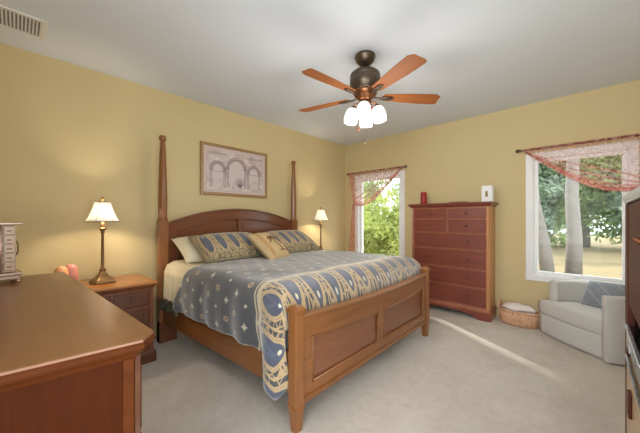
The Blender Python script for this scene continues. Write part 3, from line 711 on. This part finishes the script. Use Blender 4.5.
# ------------------------------------------------------------------ curtain rods and scarf curtains
def rod(x0, x1, label):
    t = thing('curtain_rod', label, 'curtain rod', ((x0+x1)/2, YB-.075, 2.155), 0, 'dark bronze curtain rods'); h = (x1-x0)/2
    MB().tube([(-h, 0, 0), (h, 0, 0)], .010, 10).build('pole', m_bronze, t, True)
    for s in (-1, 1):
        MB().lathe([(.008, 0), (.014, .006), (.010, .012), (.022, .026), (.024, .038), (.016, .052), (.004, .058)], n=16, M=Matrix.Translation((s*h, 0, 0)) @ Matrix.Rotation(s*PI/2, 4, 'Y')).build('finial', m_bronze, t, True)
        MB().tube([(s*(h-.06), .0, -.012), (s*(h-.06), .04, -.02), (s*(h-.06), .075, -.02)], .006, 8).build('bracket', m_bronze, t, True)
rod(-3.33, -2.22, 'dark curtain rod above the window beside the bed'); rod(-.63, .56, 'dark curtain rod above the larger window by the armchair')
def sheer(name, c1, c2, op):
    m = bpy.data.materials.new(name); m.use_nodes = True; nt = m.node_tree; E.nt = nt; bs = nt.nodes['Principled BSDF']; o = texco()
    n = noise(o, 22, 4, .6, 1.5); pat = mixc(n > .52, c1, c2); setin(bs, 'Base Color', pat); setin(bs, 'Roughness', .8)
    t_ = nt.nodes.new('ShaderNodeBsdfTransparent'); tl_ = nt.nodes.new('ShaderNodeBsdfTranslucent'); nt.links.new(pat.k, tl_.inputs[0])
    m1 = nt.nodes.new('ShaderNodeMixShader'); m1.inputs[0].default_value = .5; nt.links.new(bs.outputs[0], m1.inputs[1]); nt.links.new(tl_.outputs[0], m1.inputs[2])
    m2 = nt.nodes.new('ShaderNodeMixShader'); f = (n > .52)*.18+op; nt.links.new(f.k, m2.inputs[0])
    nt.links.new(t_.outputs[0], m2.inputs[1]); nt.links.new(m1.outputs[0], m2.inputs[2]); nt.links.new(m2.outputs[0], nt.nodes['Material Output'].inputs[0]); return m
m_sheer = sheer('sheer_scarf', srgb(236, 140, 130), srgb(246, 214, 206), .15); m_sheerd = sheer('dense_scarf', srgb(222, 124, 114), srgb(244, 196, 184), .40)
def scarf(xk, xr0, xr1, knot_z, sag, label, tail_to):
    """swag hung on the rod from xr0 (knot side) to xr1, gathered to a knot at xk"""
    t = thing('scarf_curtain', label, 'curtain', (xk, YB-.075, knot_z), 0, 'sheer red scarf curtains')
    dz = 2.155-knot_z; sg = 1 if xr1 > xr0 else -1; wx = abs(xr1-xr0)
    def low(s):                                              # lower hem from knot (s=0) to the rod end (s=1)
        x = (xr1-xk)*s; z = dz*(s**1.9)-sag*math.sin(PI*min(1, s*1.15))*(1-s)
        return x, z
    def f(i, j):
        tx, tz = xr0-xk+(xr1-xr0)*i, dz+.012
        lx, lz = low(i); k = j
        x = tx*(1-k)+lx*k; z = tz*(1-k)+lz*k
        y = -.014+.016*math.sin(i*30+3*k)*k*(1-i*.6)-.03*k*math.sin(PI*i)
        return Vector((x, y, z))
    MB().grid(70, 24, f).build('swag', m_sheer, t, True)
    for off, rr in ((0, .015), (.05, .010), (.12, .007), (.24, .006), (.40, .006)):
        pts = []
        for k in range(31):
            s = k/30; x, z = low(s); tz = dz+.012; tx = xr0-xk+(xr1-xr0)*s
            kk = 1-off*(1.0 if off else 0)*math.sin(PI*min(1, s*1.0))**.5; pts.append((tx*(1-kk)+x*kk, -.014-.03*kk*math.sin(PI*s), tz*(1-kk)+z*kk))
        MB().tube(pts, [rr*(.5+.8*math.sin(PI*min(1, .15+s/30*.85))) for s in range(31)], 8).build('gathered_hem', m_sheerd, t, True)
    MB().tube([(xr0-xk+(xr1-xr0)*k/30, .002*math.sin(k*2.2), dz+.003*math.sin(k*1.9)) for k in range(31)], .0165, 8).build('rod_sleeve', m_sheerd, t, True)
    def g(i, j):
        x0, x1 = (xr0-xk), (xr0-xk)+sg*.10
        x = (x0+(x1-x0)*i)*(1-j)+sg*(-.02+.04*i)*j; return Vector((x, -.016+.012*math.sin(i*14), dz*(1-j)))
    MB().grid(16, 14, g).build('side_fall', m_sheerd, t, True)
    def tail(i, j):
        wdt = .05+.12*j; x = sg*(-.02)-sg*.05*j+(i-.5)*wdt; return Vector((x, -.016+.014*math.sin(i*18), (tail_to-knot_z)*j))
    MB().grid(20, 20, tail).build('tail', m_sheerd, t, True)
    MB().lathe([(.012, -.03), (.028, -.015), (.032, 0), (.028, .015), (.012, .03)], (-.005*sg, -.02, 0), 16).build('knot', m_sheerd, t, True)
scarf(-3.20, -3.34, -2.24, 1.575, .09, 'sheer red scarf curtain knotted at the window beside the bed', .62)
scarf(.45, .53, -.61, 1.63, .10, 'sheer pink red scarf swag over the larger window above the armchair', .62)

# ------------------------------------------------------------------ armoire at the right edge
ar = thing('armoire', 'dark cherry media armoire cut off by the picture edge', 'armoire', (.150, .90, 0))
AL, AD, AH = 1.55, .56, 1.39
mb = MB(); mb.box(.02, AD, AL-.03, AL, 0, AH); mb.box(.02, AD, 0, .03, 0, AH); mb.box(AD-.02, AD, .03, AL-.03, 0, AH)
for z in (.06, .565, .80, AH-.03): mb.box(.03, AD-.02, .03, AL-.03, z, z+.025)
mb.build('carcass', w_dark, ar, bevel=.003)
MB().box(0.0, .03, AL-.14, AL, 0, AH).build('stile', w_dark, ar, bevel=.004); MB().box(0.0, .03, 0, .075, 0, AH).build('stile', w_dark, ar, bevel=.004)
MB().loft([[Vector((a, b_, z)) for a, b_ in ((-q, -q), (AD, -q), (AD, AL+q), (-q, AL+q))] for q, z in ((.002, AH), (.006, AH+.012), (.010, AH+.018), (.010, AH+.042))]).build('crown', plain('crown_painted_reflection', srgb(206, 208, 206), .3, var=.02), ar, bevel=.003)  # crown coloured pale to stand for window light reflected off it
for k in range(2):
    y0 = .078+k*(AL-.221)/2; y1 = y0+(AL-.221)/2-.004
    d = MB().box(.004, .026, y0, y1, .83, AH-.01).build('door', w_dark, ar, bevel=.004)
    MB().lathe([(.006, 0), (.007, .014), (.014, .022), (.010, .03)], n=12, M=Matrix.Translation((.004, y1-.06 if k == 0 else y0+.03, 1.217)) @ Matrix.Rotation(-PI/2, 4, 'Y')).build('knob', m_copper, d, True)
m_drawer_refl = wood('drawer_painted_reflection', srgb(196, 164, 122), 'y', .3)  # cream tone stands for bright light reflected by a glossy front
d = MB().box(-.003, .02, .08, AL-.145, .09, .545).build('drawer', m_drawer_refl, ar, bevel=.006); MB().box(-.010, -.002, .08, AL-.145, .545, .556).build('drawer_edge', m_silver, d)
MB().box(-.016, -.002, AL-.43, AL-.36, .335, .455).build('pull', w_dark, d, bevel=.013, seg=4)
av = thing('media_player', 'black media player with silver edge on the armoire shelf', 'media player', (.150, 2.0, .592))
MB().box(.0, .34, -.30, .30, .012, .125).build('case', m_black, av, bevel=.004); MB().box(-.012, .006, -.31, .31, .115, .13).build('silver_edge', m_silver, av, bevel=.003)
MB().box(-.006, .002, .14, .28, .02, .10).build('display', m_silver, av, bevel=.003)
for sx_ in (.05, .29):
    for sy in (-.25, .25): MB().lathe([(.015, 0), (.015, .013)], (sx_, sy, 0), 12).build('foot', m_black, av)

# ------------------------------------------------------------------ jewellery box on the dresser
m_jb = plain('pale_pink_lacquer', srgb(184, 156, 132), .25, .15, .06); m_jd = plain('jewel_box_inside', srgb(84, 44, 40), .5); m_pearl = plain('bead_trim', srgb(190, 160, 140), .2, .5, .2, 80)
jb = thing('jewelry_box', 'pale pink jewelry chest with tiny drawers on the dresser', 'jewelry box', (-2.50, -.085, .93), .12)
MB().box(-.09, .09, -.12, .09, .02, .045).build('base', m_jb, jb, bevel=.006)
MB().box(-.10, .10, -.13, .10, .045, .06).build('base_moulding', m_pearl, jb, bevel=.005)
for x in (-.08, .08):
    for y in (-.11, .08): MB().lathe([(.010, 0), (.014, .01), (.010, .021)], (x, y, 0), 12).build('foot', m_pearl, jb, True)
MB().box(-.08, .06, -.115, .075, .06, .335).build('body', m_jb, jb, bevel=.004)
MB().box(.058, .064, -.115, .004, .07, .325).build('dark_door', m_jd, jb)
for k in range(5):
    d = MB().box(.058, .074, .024, .068, .072+k*.052, .118+k*.052).build('drawer', m_jb, jb, bevel=.003)
    MB().box(.074, .079, .036, .056, .090+k*.052, .098+k*.052).build('pull', m_knob, d, bevel=.002)
MB().lathe([(.008, .06), (.008, .33)], (.068, .012, 0), 12).build('post', m_pearl, jb, True); MB().tube([(-.02, .082, .15), (-.02, .092, .17), (-.02, .092, .22), (-.02, .082, .24)], .004, 8).build('side_handle', m_knob, jb, True)
MB().box(-.095, .09, -.13, .098, .335, .35).build('lid', m_pearl, jb, bevel=.005)

# ------------------------------------------------------------------ ceiling vent and fan
vt = thing('ceiling_vent', 'white louvred air vent on the ceiling above the dresser', 'vent', (-3.035, -.02, H))
vr = MB(); x0, x1, y0, y1 = -.155, .155, -.19, .175
vr.box(x0, x0+.03, y0, y1, -.012, 0); vr.box(x1-.03, x1, y0, y1, -.012, 0); vr.box(x0+.03, x1-.03, y0, y0+.03, -.012, 0); vr.box(x0+.03, x1-.03, y1-.03, y1, -.012, 0)
m_vent = plain('vent_white', (.78, .78, .77), .5, var=.01)
vr.build('frame', m_vent, vt, bevel=.003)
sl = MB()
for k in range(16): sl.box(x0+.03, x1-.03, -.006, .006, -.001, .001, Matrix.Translation((0, y0+.04+k*.0195, -.006)) @ Matrix.Rotation(.7, 4, 'X'))
sl.build('louvres', m_vent, vt); MB().box(x0+.03, x1-.03, y0+.03, y1-.03, -.001, .0).build('duct_back', plain('duct_dark', (.30, .30, .30), .8), vt)

FX, FY = -1.447, 2.113
fan = thing('ceiling_fan', 'five-blade bronze ceiling fan with honey wood blades and four lit shades', 'ceiling fan', (FX, FY, H))
MB().lathe([(.090, 0), (.092, -.016), (.084, -.03), (.080, -.048), (.055, -.074), (.032, -.086), (.02, -.09)], n=32).build('canopy', m_bronze, fan, True)
MB().lathe([(.016, -.08), (.016, -.16)], n=16).build('downrod', m_bronze, fan, True)
MB().lathe([(.028, -.118), (.055, -.13), (.10, -.142), (.128, -.165), (.134, -.192), (.130, -.198), (.134, -.206), (.134, -.255), (.128, -.275), (.115, -.30), (.10, -.32)], n=40).build('motor_housing', m_bronze, fan, True)
MB().lathe([(.104, -.305), (.106, -.335), (.085, -.36), (.06, -.385), (.05, -.40)], n=32).build('blade_hub', m_copper, fan, True)
ZB = -.360
for k in range(5):
    a = math.radians(-23+72*k)
    M = Matrix.Rotation(a, 4, 'Z') @ Matrix.Translation((0, 0, ZB)) @ Matrix.Rotation(math.radians(-11), 4, 'X')
    out = [(.17, -.045), (.30, -.058), (.48, -.070), (.63, -.074), (.672, -.050), (.680, .05), (.665, .068), (.48, .068), (.30, .056), (.17, .044), (.15, 0)]
    mb = MB().prism(out, -.004, .004); bo = mb.build('blade', w_fan, fan, bevel=.002); bo.matrix_local = M
    br = MB(); br.tube([(.07, 0, .002), (.12, 0, -.012), (.17, -.018, -.01), (.235, -.018, -.008), (.255, 0, -.008), (.235, .018, -.008), (.17, .018, -.01), (.12, 0, -.012)], .008, 8)
    br.box(.15, .24, -.008, .008, -.012, -.004)
    br.build('blade_iron', m_bronze, bo, True)
MB().lathe([(.05, -.395), (.055, -.41), (.05, -.44), (.03, -.47), (.018, -.49), (.008, -.50)], n=28).build('light_fitter', m_copper, fan, True)
m_fglass = emit('frosted_shade_lit', (1, .97, .92), 1.3)
for k in range(4):
    a = math.radians(30+90*k); c, s = math.cos(a), math.sin(a)
    ar_ = MB().tube([(c*.03, s*.03, -.43), (c*.06, s*.06, -.415), (c*.092, s*.092, -.42), (c*.102, s*.102, -.445)], .007, 8).build('light_arm', m_copper, fan, True)
    M = Matrix.Translation((c*.102, s*.102, -.445)) @ Matrix.Rotation(a, 4, 'Z') @ Matrix.Rotation(-.22, 4, 'Y')
    MB().lathe([(.012, .01), (.024, -.002), (.026, -.02)], n=20, M=M).build('socket_cup', m_copper, ar_, True)
    MB().lathe([(.024, -.012), (.042, -.022), (.054, -.045), (.060, -.08), (.061, -.115), (.056, -.145), (.050, -.148), (.03, -.13)], n=28, M=M).build('glass_shade', m_fglass, ar_, True)
for ang_, zz, m in ((223, -.637, m_copper), (124, -.743, m_bronze)):
    a = math.radians(ang_); x, y = (.06 if zz > -.7 else .02)*math.cos(a), (.06 if zz > -.7 else .02)*math.sin(a)
    ch_ = MB().tube([(x*.8, y*.8, -.41), (x, y, -.46), (x, y, zz)], .0012, 6).build('pull_chain', m_bronze, fan); MB().lathe([(.003, .012), (.009, .0), (.011, -.014), (.005, -.028)], (x, y, zz), 12).build('chain_fob', m, ch_, True)
l = bpy.data.lights.new('fan_light', 'POINT'); l.energy = 30; l.color = (1, .94, .85); l.shadow_soft_size = .36
lo = bpy.data.objects.new('fan_light', l); COL.objects.link(lo); lo.parent = fan; lo.location = (0, 0, -.80)
